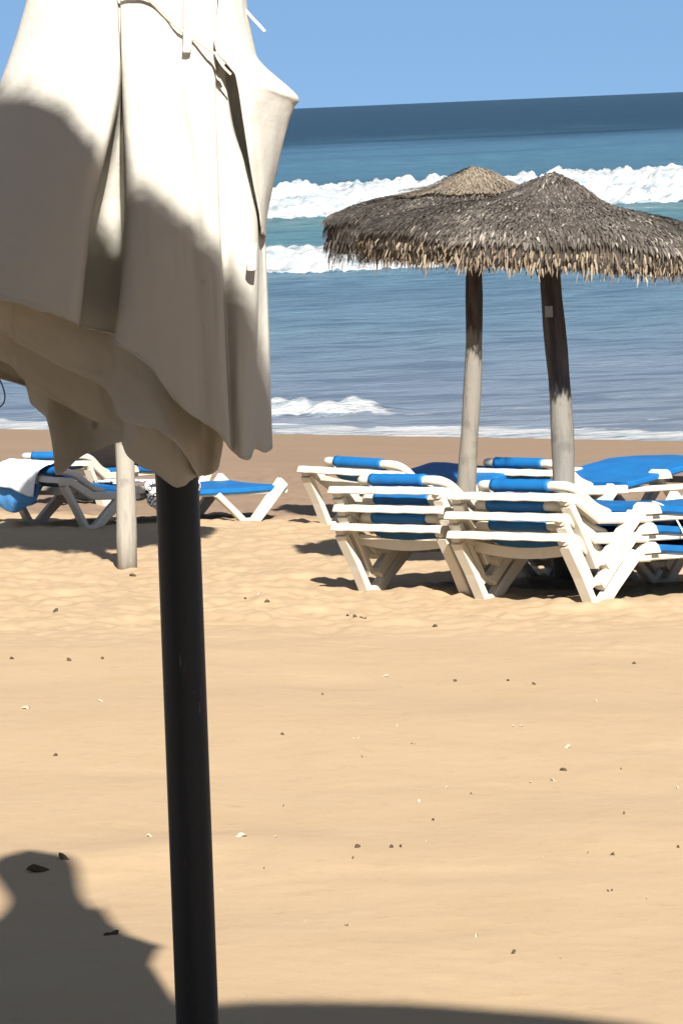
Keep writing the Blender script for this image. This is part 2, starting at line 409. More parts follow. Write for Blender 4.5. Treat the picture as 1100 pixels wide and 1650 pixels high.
# ------------------------------------------------------------------ sun loungers
RAIL = [(.0, .318), (.07, .318), (.235, .222), (.50, .214), (.60, .212)]
def lounger_meshes():
    ms = {}
    bm = bmesh.new()                                        # main frame: foot bar, two rails, far bar
    for s in (-1, 1):
        bar(bm, RAIL, s * .345, .026, .026)
        bar(bm, [(.602, .208), (1.2, .204), (1.76, .208)], s * .330, .020, .018)
    rings = []
    for k in range(13):
        y = -.372 + .744 * k / 12
        sec = [(-.030, .311), (-.034, .315), (-.024, .343), (-.014, .348), (.030, .348), (.036, .343), (.036, .317), (.030, .312)]
        sag = .004 * math.sin(k * 2.1)
        rings.append([(u, y, z + sag * .4) for u, z in sec])
    ring_loft(bm, rings)
    bar(bm, [(1.765, .208), (1.805, .208)], 0, .345, .020)
    ms['frame'] = bm_mesh('frame', bm)
    for s in (-1, 1):                                       # V shaped legs, foot end and far end
        bm = bmesh.new()
        bar(bm, [(.022, .29), (.115, .14), (.195, 0.0)], s * .350, .036, [.018, .016, .019])
        bar(bm, [(.195, .016), (.262, .016)], s * .349, .026, .016)
        bar(bm, [(.255, 0.0), (.34, .085), (.49, .226)], s * .352, .030, [.030, .030, .036])
        ms['leg_front_%d' % s] = bm_mesh('leg', bm)
        bm = bmesh.new()
        bar(bm, [(1.22, .20), (1.34, .10), (1.44, 0.012)], s * .350, .024, [.022, .020, .022])
        bar(bm, [(1.435, .016), (1.53, .016)], s * .349, .024, .016)
        bar(bm, [(1.52, 0.0), (1.63, .12), (1.76, .27)], s * .352, .030, [.030, .034, .040])
        ms['leg_rear_%d' % s] = bm_mesh('leg', bm)
    bm = bmesh.new()                                        # bowed cross brace under the foot end
    path = [(.12, y, .268 - .03 * math.cos(y / .34 * math.pi / 2)) for y in np.linspace(-.33, .33, 13)]
    path2 = [(.38, y, .16 - .05 * math.cos(y / .34 * math.pi / 2)) for y in np.linspace(-.33, .33, 13)]
    for pth in (path,):
        ring_loft(bm, [[(u - .012, y, z - .022), (u - .012, y, z + .030), (u + .012, y, z + .030), (u + .012, y, z - .022)] for u, y, z in pth])
    ms['cross_brace'] = bm_mesh('cross_brace', bm)
    bm = bmesh.new()                                        # loop of the leg rest: white corners and side tubes
    half = [(.37, -.292, .238), (.27, -.292, .275), (.17, -.290, .345), (.115, -.276, .372), (.092, -.245, .378), (.090, -.19, .378), (.090, 0, .378)]
    full = half + [(u, -y, z) for u, y, z in half[-2::-1]]
    c = catmull(full, 5)
    tube(bm, c, [.024] * len(c), 10)
    ms['leg_rest_loop'] = bm_mesh('leg_rest_loop', bm, True)
    bm = bmesh.new()                                        # sling hem rolled round the loop
    n = 16
    tube(bm, [(.090 + .0008 * math.sin(k), -.185 + .37 * k / n, .379 + .0008 * math.sin(k * 1.7)) for k in range(n + 1)], .031, 12)
    ms['sling_roll'] = bm_mesh('sling_roll', bm, True)
    bm = bmesh.new()                                        # seat sling: a sheet following the rails
    prof = catmull([Vector((.10, 0, .350)), Vector((.20, 0, .302)), Vector((.31, 0, .246)), Vector((.45, 0, .232)), Vector((.58, 0, .236))], 4)
    rows = []
    for i, p in enumerate(prof):
        w = .185 + (.292 - .185) * min(1, i / 4) if i < 9 else .31
        rows.append([(p.x, w * t, p.z + .010 * t * t - .006) for t in np.linspace(-1, 1, 9)])
    top = [[bm.verts.new(v) for v in r] for r in rows]; bot = [[bm.verts.new((v[0], v[1], v[2] - .014)) for v in r] for r in rows]
    def sheet(top, bot):
        R_, C_ = len(top), len(top[0])
        for i in range(R_ - 1):
            for j in range(C_ - 1):
                bm.faces.new((top[i][j], top[i][j + 1], top[i + 1][j + 1], top[i + 1][j]))
                bm.faces.new((bot[i][j], bot[i + 1][j], bot[i + 1][j + 1], bot[i][j + 1]))
            bm.faces.new((top[i][0], top[i + 1][0], bot[i + 1][0], bot[i][0]))
            bm.faces.new((top[i][-1], bot[i][-1], bot[i + 1][-1], top[i + 1][-1]))
        for j in range(C_ - 1):
            bm.faces.new((top[0][j], bot[0][j], bot[0][j + 1], top[0][j + 1]))
            bm.faces.new((top[-1][j], top[-1][j + 1], bot[-1][j + 1], bot[-1][j]))
    sheet(top, bot)
    ms['seat_sling'] = bm_mesh('seat_sling', bm, False)
    return ms
def backrest_mesh(profile, hw=.372, thick=.044, wob=.0):
    """blue sling wrapped round the rails: closed sheet with rounded edges, origin at the hinge"""
    bm = bmesh.new(); rings = []
    pr = catmull([Vector((a, 0, b)) for a, b in profile], 6)
    ncr = 10
    for i, p in enumerate(pr):
        t = (pr[min(i + 1, len(pr) - 1)] - pr[max(i - 1, 0)]).normalized(); n = Vector((-t.z, 0, t.x))
        sec = []
        for k in range(ncr + 1):
            s = -1 + 2 * k / ncr; sec.append((s * (hw - .012), thick / 2 * (1 if abs(s) < .99 else .72) - .012 * (1 - s * s)))
        sec += [(hw, thick * .2), (hw, -thick * .25)]
        for k in range(ncr + 1):
            s = 1 - 2 * k / ncr; sec.append((s * (hw - .010), -thick / 2 * (1 if abs(s) > .8 else .2) - .010 * (1 - s * s)))
        sec += [(-hw, -thick * .25), (-hw, thick * .2)]
        w = wob * math.sin(i * 1.3)
        rings.append([(p.x + n.x * q, s, p.z + n.z * q + w * .5) for s, q in sec])
    ring_loft(bm, rings)
    return bm_mesh('backrest', bm)
LM = lounger_meshes()
BACK_FLAT = backrest_mesh([(0, .022), (.10, .020), (.45, -.004), (.8, -.004), (1.17, .006)], wob=.002)
BACK_UP = backrest_mesh([(0, .012), (.22, .042), (.52, .092), (.75, .118), (1.17, .115)], wob=.002)
BACK_MID = backrest_mesh([(0, .012), (.25, .075), (.48, .115), (.72, .07), (1.17, .0)], wob=.003)
def cap_mesh(s):
    bm = bmesh.new()
    prof = [(-.055, 0), (-.038, .040), (-.012, .054), (.014, .052), (.038, .036), (.055, 0)]
    ring_loft(bm, [[(u, s * .335 + q, z) for u, z in prof] for q in (-.050, -.044, .044, .050)])
    return bm_mesh('hinge_cap', bm)
CAPS = {s: cap_mesh(s) for s in (-1, 1)}
def prop_mesh(s):
    bm = bmesh.new(); bar(bm, [(0, 0), (.12, -.15), (.2, -.30)], s * .30, .016, [.018, .014, .014]); return bm_mesh('backrest_prop', bm)
PROPS = {s: prop_mesh(s) for s in (-1, 1)}

def lounger(label, foot_l, yaw, lift=0., raised=False, jit=(0, 0), pitch=None, scale=1., group='blue and white sun loungers on the beach'):
    """foot_l: world xy of the ground contact of the left front leg; yaw: heading of the long axis from +x"""
    L = Vector((math.cos(yaw), math.sin(yaw), 0)); V = Vector((math.sin(yaw), -math.cos(yaw), 0))   # V to the right hand
    base = Vector((foot_l[0], foot_l[1], 0)) - L * .2 + V * .35
    if pitch is None:
        a = gz(*(base + L * .2).xy); b = gz(*(base + L * 1.7).xy); pitch = math.atan((b - a) / 1.5)
    zl = gz(*(base + L * .2 - V * .35).xy); zr = gz(*(base + L * .2 + V * .35).xy)
    base.z = min(zl, zr) * .5 + max(zl, zr) * .5 - .012 - .2 * math.tan(pitch)
    rollv = math.atan((zr - zl) / .7)
    o = empty('sun_lounger', base)
    m3 = Matrix.Rotation(yaw, 3, 'Z') @ Matrix.Rotation(-pitch, 3, 'Y') @ Matrix.Rotation(-rollv, 3, 'X')
    o.rotation_euler = m3.to_euler()
    up = m3 @ Vector((0, 0, 1))
    o.scale = (scale,) * 3
    o.location = base + up * lift + L * jit[0] + V * jit[1]
    # object y axis points left of travel; mirror is symmetric so no matter
    tag(o, label, 'sun lounger', group)
    link('frame', LM['frame'], None, o)
    for k in ('leg_front_-1', 'leg_front_1', 'leg_rear_-1', 'leg_rear_1'): link('leg', LM[k], None, o)
    link('cross_brace', LM['cross_brace'], None, o); link('leg_rest_loop', LM['leg_rest_loop'], None, o)
    link('sling_roll', LM['sling_roll'], None, o); link('seat_sling', LM['seat_sling'], None, o)
    bk = link('backrest', {False: BACK_FLAT, True: BACK_UP, 'mid': BACK_MID}[raised], None, o); bk.location = (.60, 0, .226)
    for s in (-1, 1):
        c = link('hinge_cap', CAPS[s], None, o)
        c.location = (.60, 0, .228) if raised is not True else (.92, 0, .262)
        if raised is True:
            p = link('backrest_prop', PROPS[s], None, o); p.location = (.95, 0, .27)
    return o
for k, me_ in LM.items(): me_.materials.append(M['blue'] if k in ('sling_roll', 'seat_sling') else M['resin'])
for me_ in (BACK_FLAT, BACK_UP, BACK_MID): me_.materials.append(M['blue'])
for me_ in list(CAPS.values()) + list(PROPS.values()): me_.materials.append(M['resin'])

YAW = R(44)
ST = .093
f2 = G(592, 950); f3 = G(780, 964)
for i, nm in enumerate(('bottom', 'middle', 'top')):
    lounger('white framed blue sun lounger at the %s of the left hand stack of three' % nm, f2.xy, YAW + R((0, .4, -.3)[i]), ST * i, jit=((0, .006, -.012)[i], (0, .006, -.004)[i]),
            group='sun loungers piled in two stacks')
    lounger('white framed blue sun lounger at the %s of the right hand stack of three' % nm, f3.xy, YAW + R((0, -.3, .35)[i]), ST * i, jit=((0, -.008, .004)[i], (0, -.006, .007)[i]),
            group='sun loungers piled in two stacks')
fa = G(533, 847); lounger('single blue lounger behind the left hand stack with its blue backrest half raised', fa.xy, YAW, raised='mid', scale=1.17)
fb = G(792, 846); lounger('single blue lounger behind the near thatched parasol post with a wide blue back panel', fb.xy, YAW, raised=True, scale=1.16)
fc = G(50, 842); LC = lounger('far left lounger with a white towel on its end and a patterned towel beyond', fc.xy, R(36), scale=1.0)
fd = G(40, 812); LD = lounger('sun lounger mostly hidden behind the towel covered lounger and the folded canvas parasol', fd.xy, R(60))

# ------------------------------------------------------------------ thatched parasols
def add_blades(bm, lay, p, nrm, down, side, w, ln, lift, tint, droop=0.):
    a = p + side * (w / 2) + nrm * .004; b = p - side * (w / 2) + nrm * .004
    mid = p + down * (ln * .55) + nrm * lift; e = p + down * ln + nrm * (lift * .4) - Vector((0, 0, droop))
    v = [bm.verts.new(a), bm.verts.new(b), bm.verts.new(mid - side * (w * .5)), bm.verts.new(mid + side * (w * .5)),
         bm.verts.new(e - side * (w * .12)), bm.verts.new(e + side * (w * .12))]
    for x in v: x[lay] = tint
    bm.faces.new((v[0], v[1], v[2], v[3])); bm.faces.new((v[3], v[2], v[4], v[5]))
def thatch_profile(r, knob):
    """height of the thatch top surface over the rim plane for r in 0..1"""
    z = .115 + .190 * max(0, .85 - r) - .05 * math.exp(-(r / .22) ** 2) + .118 * math.exp(-(r / .24) ** 3.2) * knob / .17
    if r > .66: z -= .125 * (1 - math.sqrt(max(0, 1 - ((r - .66) / .345) ** 2)))
    return z
def thatched_parasol(label, base, top, Rr, tilt, zline, seed, knob=.15, prad=(.062, .056), dense=1.0, tan=False, thick=.085, white=(.185, .172, .148), fr=1.0, fmat='straw', cnt_k=2.0, sy=1.0, group='thatched parasols on the beach', hk=1.0):
    """base, top: world points of the post's foot and of the rim plane's centre"""
    rg = random.Random(seed)
    o = empty('thatched_parasol', base); tag(o, label, 'parasol', group)
    ax = top - base; H = ax.length
    bm = bmesh.new()
    pts = []; rad = []
    for k in range(15):
        t = k / 14; p = ax * t * 1.06
        p = p + Vector((.012 * math.sin(t * 7 + seed), .012 * math.cos(t * 5 + seed), 0)); pts.append(p - Vector((0, 0, .06)) * (k == 0))
        rad.append((prad[0] * (1 - t) + prad[1] * t) * (1 + .05 * math.sin(t * 23 + seed)))
    tube(bm, pts, rad, 14)
    post = link('post', bm_mesh('post', bm, True), make_wood('weathered_trunk', zline, white=white), o)
    roof = empty('roof_pivot_unused', (0, 0, 0)); bpy.data.objects.remove(roof)
    rot = Euler(tilt).to_matrix() @ Matrix.Diagonal((1, sy, 1))
    def surf(r, a):
        rr = Rr * r * (1 + .035 * math.sin(3 * a + seed) + .02 * math.sin(7 * a + seed * 2))
        return Vector((rr * math.cos(a), rr * math.sin(a), hk * thatch_profile(r, knob) * (1 + .06 * math.sin(2 * a + seed)) + r * (.012 * math.sin(5 * a + seed + 4 * r) + .009 * math.sin(11 * a - 7 * r + seed))))
    bm = bmesh.new(); lay = bm.verts.layers.float.new('tint')
    rings = []; nr, na = 14, 72
    for i in range(nr + 1):                                  # solid body of packed thatch
        r = max(.02, i / nr)
        rings.append([bm.verts.new(surf(r, 2 * math.pi * k / na) + Vector((0, 0, .012 * rg.uniform(-1, 1)))) for k in range(na)])
    for r, dz in ((.985, -thick * .6), (.95, -thick), (.5, .02), (.06, .12)):
        rings.append([bm.verts.new(Vector((surf(r, 2 * math.pi * k / na).x, surf(r, 2 * math.pi * k / na).y, dz + .008 * rg.uniform(-1, 1)))) for k in range(na)])
    for r_ in rings:
        for v in r_: v[lay] = rg.uniform(.05, .35)
    for a_, b_ in zip(rings, rings[1:]):
        for k in range(na): bm.faces.new((a_[k], a_[(k + 1) % na], b_[(k + 1) % na], b_[k]))
    bm.faces.new(rings[0]); bm.faces.new(rings[-1][::-1])
    rows = int(62 * dense)
    for i in range(rows):                                    # overlapping tufts laid in courses
        r = .035 + .97 * (i / (rows - 1)) ** .95
        n = max(10, int(2 * math.pi * r * Rr / .0125))
        for k in range(n):
            a = 2 * math.pi * (k + .5 * (i % 2)) / n + rg.uniform(-.2, .2) / n
            p = surf(min(r, 1), a); e = .02
            dn = (surf(min(r + e, 1.0), a) - surf(max(0.01, min(r, 1.0) - e), a)).normalized()
            sd = Vector((-math.sin(a), math.cos(a), 0)); nm = dn.cross(sd); nm = nm if nm.z > 0 else -nm
            nm = (nm + Vector((math.cos(a), math.sin(a), 0)) * .1).normalized()
            sd = (sd + dn * rg.uniform(-.5, .5)).normalized()
            tint = min(1, max(0, rg.gauss(.42, .22) + .18 * math.sin(a * 6 + r * 9 + seed) * math.sin(r * 14) + (.45 if rg.random() < .035 else 0)))
            add_blades(bm, lay, p, nm, (dn + sd * rg.uniform(-.35, .35)).normalized(), sd, rg.uniform(.006, .014), rg.uniform(.022, .055), rg.uniform(.001, .012), tint)
    me = bm_mesh('thatch_roof', bm); me.transform(rot.to_4x4())
    th = link('thatch_roof', me, M['thatch_tan'] if tan == 'all' else M['thatch'], o); th.location = ax
    bm = bmesh.new(); lay = bm.verts.layers.float.new('tint')
    for ring, (r0, dz, cnt, l0, l1) in enumerate(((1.0, -.03, 230, .05, .11), (.99, -thick * .6, 260, .06, .13), (.96, -thick * .9, 300, .05, .13), (.90, -thick * .9, 160, .05, .11))):
        cnt = int(cnt * cnt_k)
        for k in range(cnt):
            a = 2 * math.pi * k / cnt + rg.uniform(-.02, .02)
            p = surf(r0, a); p.z = dz + rg.uniform(-.015, .015); od = Vector((math.cos(a), math.sin(a), 0)); sd = Vector((-od.y, od.x, 0))
            dn = (Vector((0, 0, -1)) + od * rg.uniform(-.05, .35) + sd * rg.uniform(-.3, .3)).normalized()
            sd = (sd + od * rg.uniform(-.6, .6)).normalized()
            clump = .6 + .6 * abs(math.sin(a * 9 + seed) * math.sin(a * 23))
            add_blades(bm, lay, p, od, dn, sd, rg.uniform(.004, .012), fr * clump * rg.uniform(l0, l1), rg.uniform(-.012, .02), min(1, max(0, rg.gauss(.5, .25))))
    me = bm_mesh('fringe', bm); me.transform(rot.to_4x4()); link('fringe', me, M[fmat], o).location = ax
    if tan is True:                                          # paler tan cap round the peak
        bm = bmesh.new(); lay = bm.verts.layers.float.new('tint')
        rr = []
        for i in range(9):
            r = .02 + .50 * i / 8
            rr.append([bm.verts.new(surf(r, 2 * math.pi * k / 48) + Vector((0, 0, .030 - .02 * i / 8 + .006 * rg.uniform(-1, 1)))) for k in range(48)])
        for q_ in rr:
            for v in q_: v[lay] = rg.uniform(.3, .8)
        for a_, b_ in zip(rr, rr[1:]):
            for k in range(48): bm.faces.new((a_[k], a_[(k + 1) % 48], b_[(k + 1) % 48], b_[k]))
        bm.faces.new(rr[0])
        for i in range(22):
            r = .04 + .47 * i / 21; n = max(8, int(2 * math.pi * r * Rr / .015))
            for k in range(n):
                a = 2 * math.pi * k / n + rg.uniform(-.02, .02); p = surf(r, a) + Vector((0, 0, .028))
                dn = (surf(r + .03, a) - surf(r, a)).normalized(); sd = Vector((-math.sin(a), math.cos(a), 0)); nm = dn.cross(sd); nm = nm if nm.z > 0 else -nm
                add_blades(bm, lay, p, nm, dn, sd, .012, rg.uniform(.03, .05), rg.uniform(.002, .010), rg.random())
        me = bm_mesh('straw_cap', bm); me.transform(rot.to_4x4()); link('straw_cap', me, M['thatch_tan'], o).location = ax
    return o, post, ax
def plate(parent, c, w, h, ax, label, m):
    bm = bmesh.new(); n = 6
    rings = []
    for k in range(n + 1):
        a = -w / 2 + w * k / n
        rings.append([(a, -.5 * (w * w / 4 - a * a) / .06 - dd, z) for dd, z in ((0, -h / 2), (0, h / 2), (.006, h / 2 * .95), (.006, -h / 2 * .95))])
    ring_loft(bm, rings)
    o = link('notice_plate', bm_mesh('notice_plate', bm), m, parent); o.location = c; o['label'] = label
    return o

dF = 19.3
tF = P(886, 391, dF); bF = P(907, 790, dF); dirF = (tF - bF) / (tF.z - bF.z); bF = tF - dirF * (tF.z - gz(*(tF - dirF * 1.55).xy))
F_, postF, axF = thatched_parasol('near grey thatched parasol with a crooked post standing in the right hand lounger stack', bF, tF, .96, (R(-1), R(5.5), 0), .98, 11, knob=.17, hk=1.0, fr=.58, thick=.12)
plate(F_, axF * .80 + Vector((-.030, -.058, 0)), .04, .06, axF, 'small pale plate nailed to the dark part of the post', M['tin'])
dG = 23.6
tG = P(766, 352, dG); bG = P(755, 745, dG); dirG = (tG - bG) / (tG.z - bG.z); bG = tG - dirG * (tG.z - gz(*(tG - dirG * 1.7).xy))
G_, postG, axG = thatched_parasol('farther thatched parasol with a pale tan peak rising behind the near grey one', bG, tG, .93, (R(1), R(1.4), 0), 1.27, 23, knob=.17, tan=True, hk=.82, prad=(.062, .050), thick=.19, fr=1.1, fmat='thatch')
plate(G_, axG * .86 + Vector((.01, -.055, 0)), .045, .09, axG, 'small reddish plate on the dark part of the post', simple('rusty_plate', (.20, .12, .10), (.26, .18, .15), 40))
bE = G(206, 914); tE = P(176, 240, bE.y)
E_, postE, axE = thatched_parasol('thatched parasol hidden behind the folded canvas parasol with only its whitewashed post showing', bE, tE, .87, (0, R(2), 0), 2.6, 31, knob=.17, sy=1.45, prad=(.055, .047), white=(.28, .262, .226))

# ------------------------------------------------------------------ the folded canvas parasol
D0 = 5.5
PX = lambda y: 285.5 + (y - 780) * .0377
pole_top = P(PX(-760), -760, D0); pb = P(PX(1650), 1650, D0); dp = (pb - P(PX(780), 780, D0)); dp = dp / -dp.z
pole_base = P(PX(780), 780, D0); pole_base = pole_base + dp * (pole_base.z - gz(*(pole_base + dp * 1.2).xy) + .0)
PAR = empty('folded_parasol', pole_base)
tag(PAR, 'big cream canvas parasol folded shut on a black metal pole in the foreground', 'parasol')
bm = bmesh.new()
npl = 40
tube(bm, [(pole_top - pole_base) * (k / npl) - Vector((0, 0, .15)) * (k == 0) for k in range(npl + 1)], .0322, 32)
link('pole', bm_mesh('pole', bm, True), M['pole'], PAR)
bm = bmesh.new()                                             # finial
tp = pole_top - pole_base
tube(bm, [tp + Vector((0, 0, z)) for z in (.0, .02, .05, .08, .10, .115)], [.03, .045, .03, .034, .026, .006], 16)
link('finial', bm_mesh('finial', bm, True), M['pole'], PAR)

def cm(p0, p1, p2, p3, t):
    return .5 * ((2 * p1) + (p2 - p0) * t + (2 * p0 - 5 * p1 + 4 * p2 - p3) * t * t + (3 * p1 - p0 - 3 * p2 + p3) * t ** 3)
def patch(cols, nu=6, nv=14, hem=1.5, seed=0., lin=()):
    """cols: columns of control points (photo x, photo y, metres towards the viewer), top to hem -> arrays of world points"""
    C = np.array(cols, float); nc, nk, _ = C.shape
    def interp(A, n):
        out = []
        for i in range(len(A) - 1):
            p0 = A[max(i - 1, 0)]; p1 = A[i]; p2 = A[i + 1]; p3 = A[min(i + 2, len(A) - 1)]
            for k in range(n):
                t = k / n; out.append(cm(p0, p1, p2, p3, t))
        out.append(A[-1]); return np.array(out)
    B = interp(C, nu)                                        # across
    B = interp(B.transpose(1, 0, 2), nv)                     # down: rows x cols x 3
    rows, cs, _ = B.shape
    jj = np.arange(cs)[None, :].repeat(rows, 0); ii = np.arange(rows)[:, None].repeat(cs, 1)
    B[..., 2] += 0.0045 * fbm(jj * .13 + seed, ii * .05, 3) + .0016 * noise2(jj * .45, ii * .3 + seed)
    B[-1, :, 1] += hem * noise2(np.arange(cs) * .33 + seed, np.zeros(cs) + .5) * 2.2
    V = np.empty_like(B)
    for i in range(rows):
        for j in range(cs):
            x, y, w = B[i, j]; V[i, j] = P(x, y, D0 - w) - pole_base
    return V
canopy_v = []; canopy_f = []
def add_patch(*a, **k):
    V = patch(*a, **k); r, c, _ = V.shape; o = len(canopy_v)
    canopy_v.extend(V.reshape(-1, 3))
    for i in range(r - 1):
        for j in range(c - 1):
            canopy_f.append((o + i * c + j, o + i * c + j + 1, o + (i + 1) * c + j + 1, o + (i + 1) * c + j))
def ext(cols):
    """gather every column up to the closed top of the canopy"""
    out = []
    n = len(cols)
    for i, c in enumerate(cols):
        a = math.pi * (.02 + .96 * i / (n - 1))
        x0, y0, w0 = c[0]
        top = (228 - 42 * math.cos(a), -770, .045 * math.sin(a)); up0 = (222 - 120 * math.cos(a), -725, .11 * math.sin(a)); up = (.12 * x0 + .88 * (240 - 92 * math.cos(a)), -360, .15 * w0 + .85 * .09 * math.sin(a))
        out.append([top, up0, up] + list(c))
    return out
front = ext([
    [(70, 0, -.03), (10, 150, -.03), (-55, 340, -.03), (-110, 470, -.03), (-118, 492, -.03)],
    [(45, 0, .04), (-3, 155, .05), (-62, 340, .06), (-100, 455, .07), (-108, 474, .07)],
    [(98, 0, .105), (64, 150, .125), (24, 340, .14), (2, 460, .145), (0, 482, .145)],
    [(150, 0, .125), (135, 150, .15), (104, 340, .165), (86, 480, .165), (80, 505, .165)],
    [(184, 0, .118), (183, 150, .146), (147, 340, .155), (128, 500, .155), (125, 522, .155)],
    [(189, 0, .105), (193, 165, .092), (151, 345, .045), (131, 505, .055), (129, 527, .060)],
    [(195, 0, .105), (199, 165, .080), (196, 345, .030), (188, 510, .045), (185, 540, .055)],
    [(199, 0, .112), (201, 150, .142), (207, 340, .145), (193, 525, .15), (186, 553, .15)],
    [(226, 0, .130), (234, 150, .162), (240, 340, .168), (236, 550, .17), (235, 585, .17)],
    [(262, 0, .137), (272, 150, .166), (283, 340, .172), (284, 610, .172), (285, 648, .170)],
    [(287, 0, .127), (291, 150, .156), (308, 340, .166), (322, 640, .164), (325, 679, .160)],
    [(306, 0, .135), (314, 150, .166), (330, 340, .171), (346, 655, .166), (348, 692, .162)],
    [(338, 0, .122), (344, 160, .158), (351, 336, .160), (366, 680, .155), (369, 716, .151)],
    [(342, 0, .112), (347, 165, .142), (355, 345, .135), (371, 685, .135), (375, 724, .130)],
    [(349, 0, .118), (359, 190, .140), (383, 350, .142), (387, 695, .142), (390, 737, .138)],
    [(352, 0, .114), (371, 192, .136), (411, 352, .122), (402, 700, .120), (404, 735, .116)],
    [(356, 0, .090), (376, 196, .072), (414, 356, .085), (410, 690, .090), (411, 713, .085)],
    [(384, 0, .050), (402, 232, .060), (420, 372, .065), (426, 690, .072), (427, 727, .070)],
    [(396, 0, .035), (410, 240, .030), (427, 400, .040), (437, 690, .036), (438, 717, .035)],
    [(388, 0, -.03), (400, 250, -.04), (416, 420, -.05), (424, 690, -.05), (426, 712, -.05)],
])
add_patch(front, seed=1.2)
add_patch([                                                   # lit corner of the canopy sticking out to the right
    [(352, -330, .09), (350, -60, .130), (352, 0, .140), (346, 72, .164), (364, 100, .174), (378, 118, .177), (383, 138, .177), (391, 190, .172), (404, 272, .155), (418, 345, .128), (421, 375, .112)],
    [(366, -330, .09), (370, -60, .112), (376, 0, .124), (378, 74, .150), (392, 104, .156), (415, 134, .156), (417, 148, .154), (419, 192, .148), (425, 272, .130), (424, 348, .112), (424, 378, .100)],
    [(378, -330, .05), (390, -60, .055), (395, 0, .064), (408, 74, .084), (421, 103, .084), (474, 152, .074), (470, 170, .070), (461, 200, .064), (445, 272, .062), (430, 345, .062), (427, 384, .060)],
    [(370, -330, -.03), (380, -60, -.03), (386, 0, -.03), (400, 78, -.02), (412, 108, -.01), (471, 155, .060), (466, 174, .05), (456, 203, .03), (438, 272, .03), (424, 345, .03), (421, 384, .03)],
], nu=8, nv=7, seed=4.4)
back = ext([
    [(70, 0, -.02), (10, 150, -.02), (-55, 340, -.02), (-112, 560, -.02), (-116, 585, -.02)],
    [(90, 0, -.09), (60, 150, -.12), (0, 340, -.14), (-30, 560, -.15), (-32, 600, -.15)],
    [(150, 0, -.12), (130, 150, -.15), (100, 340, -.17), (90, 600, -.17), (88, 640, -.17)],
    [(210, 0, -.10), (205, 150, -.12), (200, 340, -.13), (195, 640, -.13), (195, 690, -.13)],
    [(270, 0, -.13), (275, 150, -.15), (280, 340, -.17), (285, 650, -.17), (285, 700, -.17)],
    [(330, 0, -.11), (335, 150, -.13), (340, 340, -.14), (345, 650, -.14), (345, 700, -.14)],
    [(388, 0, -.03), (400, 250, -.04), (416, 420, -.05), (424, 660, -.05), (426, 700, -.05)],
])
back = [[(x, y, -abs(w) if k < 3 else w) for k, (x, y, w) in enumerate(c)] for c in back]
add_patch(back, seed=9.)
# inner folds that hang below the front hems
add_patch([
    [(-120, 380, .05), (-122, 470, .02), (-125, 520, -.01)],
    [(-10, 400, .07), (0, 490, .045), (0, 537, .02)],
    [(40, 420, .06), (32, 500, .04), (28, 552, .015)],
    [(100, 420, .035), (95, 520, .025), (90, 586, .010)],
    [(170, 420, .0), (172, 540, .02), (172, 628, .025)],
    [(196, 440, .02), (198, 580, .05), (197, 676, .065)],
    [(238, 450, .04), (250, 600, .095), (254, 694, .120)],
    [(270, 460, .04), (288, 630, .095), (289, 719, .118)],
    [(300, 470, .02), (312, 660, .060), (313, 756, .075)],
    [(318, 480, .0), (326, 660, .010), (322, 768, .010)],
    [(345, 480, .0), (354, 690, .020), (350, 757, .015)],
    [(372, 480, -.02), (362, 680, -.02), (356, 712, -.03)],
], nu=6, nv=14, seed=2.7, hem=1.2)
add_patch([
    [(-125, 420, -.03), (-128, 520, -.05), (-128, 560, -.06)],
    [(-5, 430, .0), (0, 530, -.03), (0, 580, -.05)],
    [(40, 450, .0), (42, 560, -.045), (41, 613, -.065)],
    [(115, 470, -.02), (114, 600, -.065), (113, 658, -.085)],
    [(160, 480, -.03), (160, 620, -.06), (158, 680, -.075)],
    [(196, 490, -.03), (197, 640, -.05), (196, 694, -.06)],
    [(240, 490, -.02), (245, 640, .0), (250, 690, .0)],
], nu=6, nv=10, seed=6.1, hem=1.2)
add_patch([
    [(25, 480, -.06), (38, 600, -.14), (42, 618, -.15), (50, 650, -.16)],
    [(40, 500, -.06), (58, 610, -.13), (70, 660, -.14), (90, 692, -.14)],
    [(70, 510, -.07), (84, 620, -.13), (90, 700, -.13), (91, 765, -.12)],
    [(110, 520, -.09), (122, 640, -.15), (130, 690, -.15), (130, 737, -.14)],
    [(160, 520, -.09), (166, 640, -.12), (166, 690, -.13), (165, 721, -.13)],
    [(200, 520, -.08), (200, 640, -.09), (198, 690, -.09), (197, 712, -.09)],
    [(240, 520, -.08), (240, 640, -.07), (238, 690, -.07), (236, 712, -.07)],
], nu=6, nv=9, seed=7.7, hem=1.0)
add_patch([
    [(190, 560, .0), (199, 640, .01), (201, 681, .005), (197, 716, -.01)],
    [(205, 570, .02), (214, 660, .03), (216, 710, .025), (214, 742, .010)],
    [(240, 580, .03), (250, 670, .055), (254, 735, .045), (254, 764, .025)],
    [(270, 590, .03), (280, 680, .060), (284, 750, .050), (284, 785, .035)],
    [(292, 600, .02), (300, 700, .045), (303, 745, .045), (304, 776, .035)],
    [(310, 610, .0), (314, 700, .020), (316, 745, .020), (317, 768, .010)],
    [(330, 620, -.02), (334, 700, -.01), (335, 740, -.015), (334, 765, -.02)],
    [(360, 620, -.03), (357, 690, -.03), (352, 735, -.04), (346, 760, -.04)],
], nu=6, nv=9, seed=3.9, hem=1.2)
me = from_np('canopy', canopy_v, canopy_f)
cn = link('canopy', me, M['canvas'], PAR)
sd_ = cn.modifiers.new('thickness', 'SOLIDIFY'); sd_.thickness = .0022; sd_.offset = 0
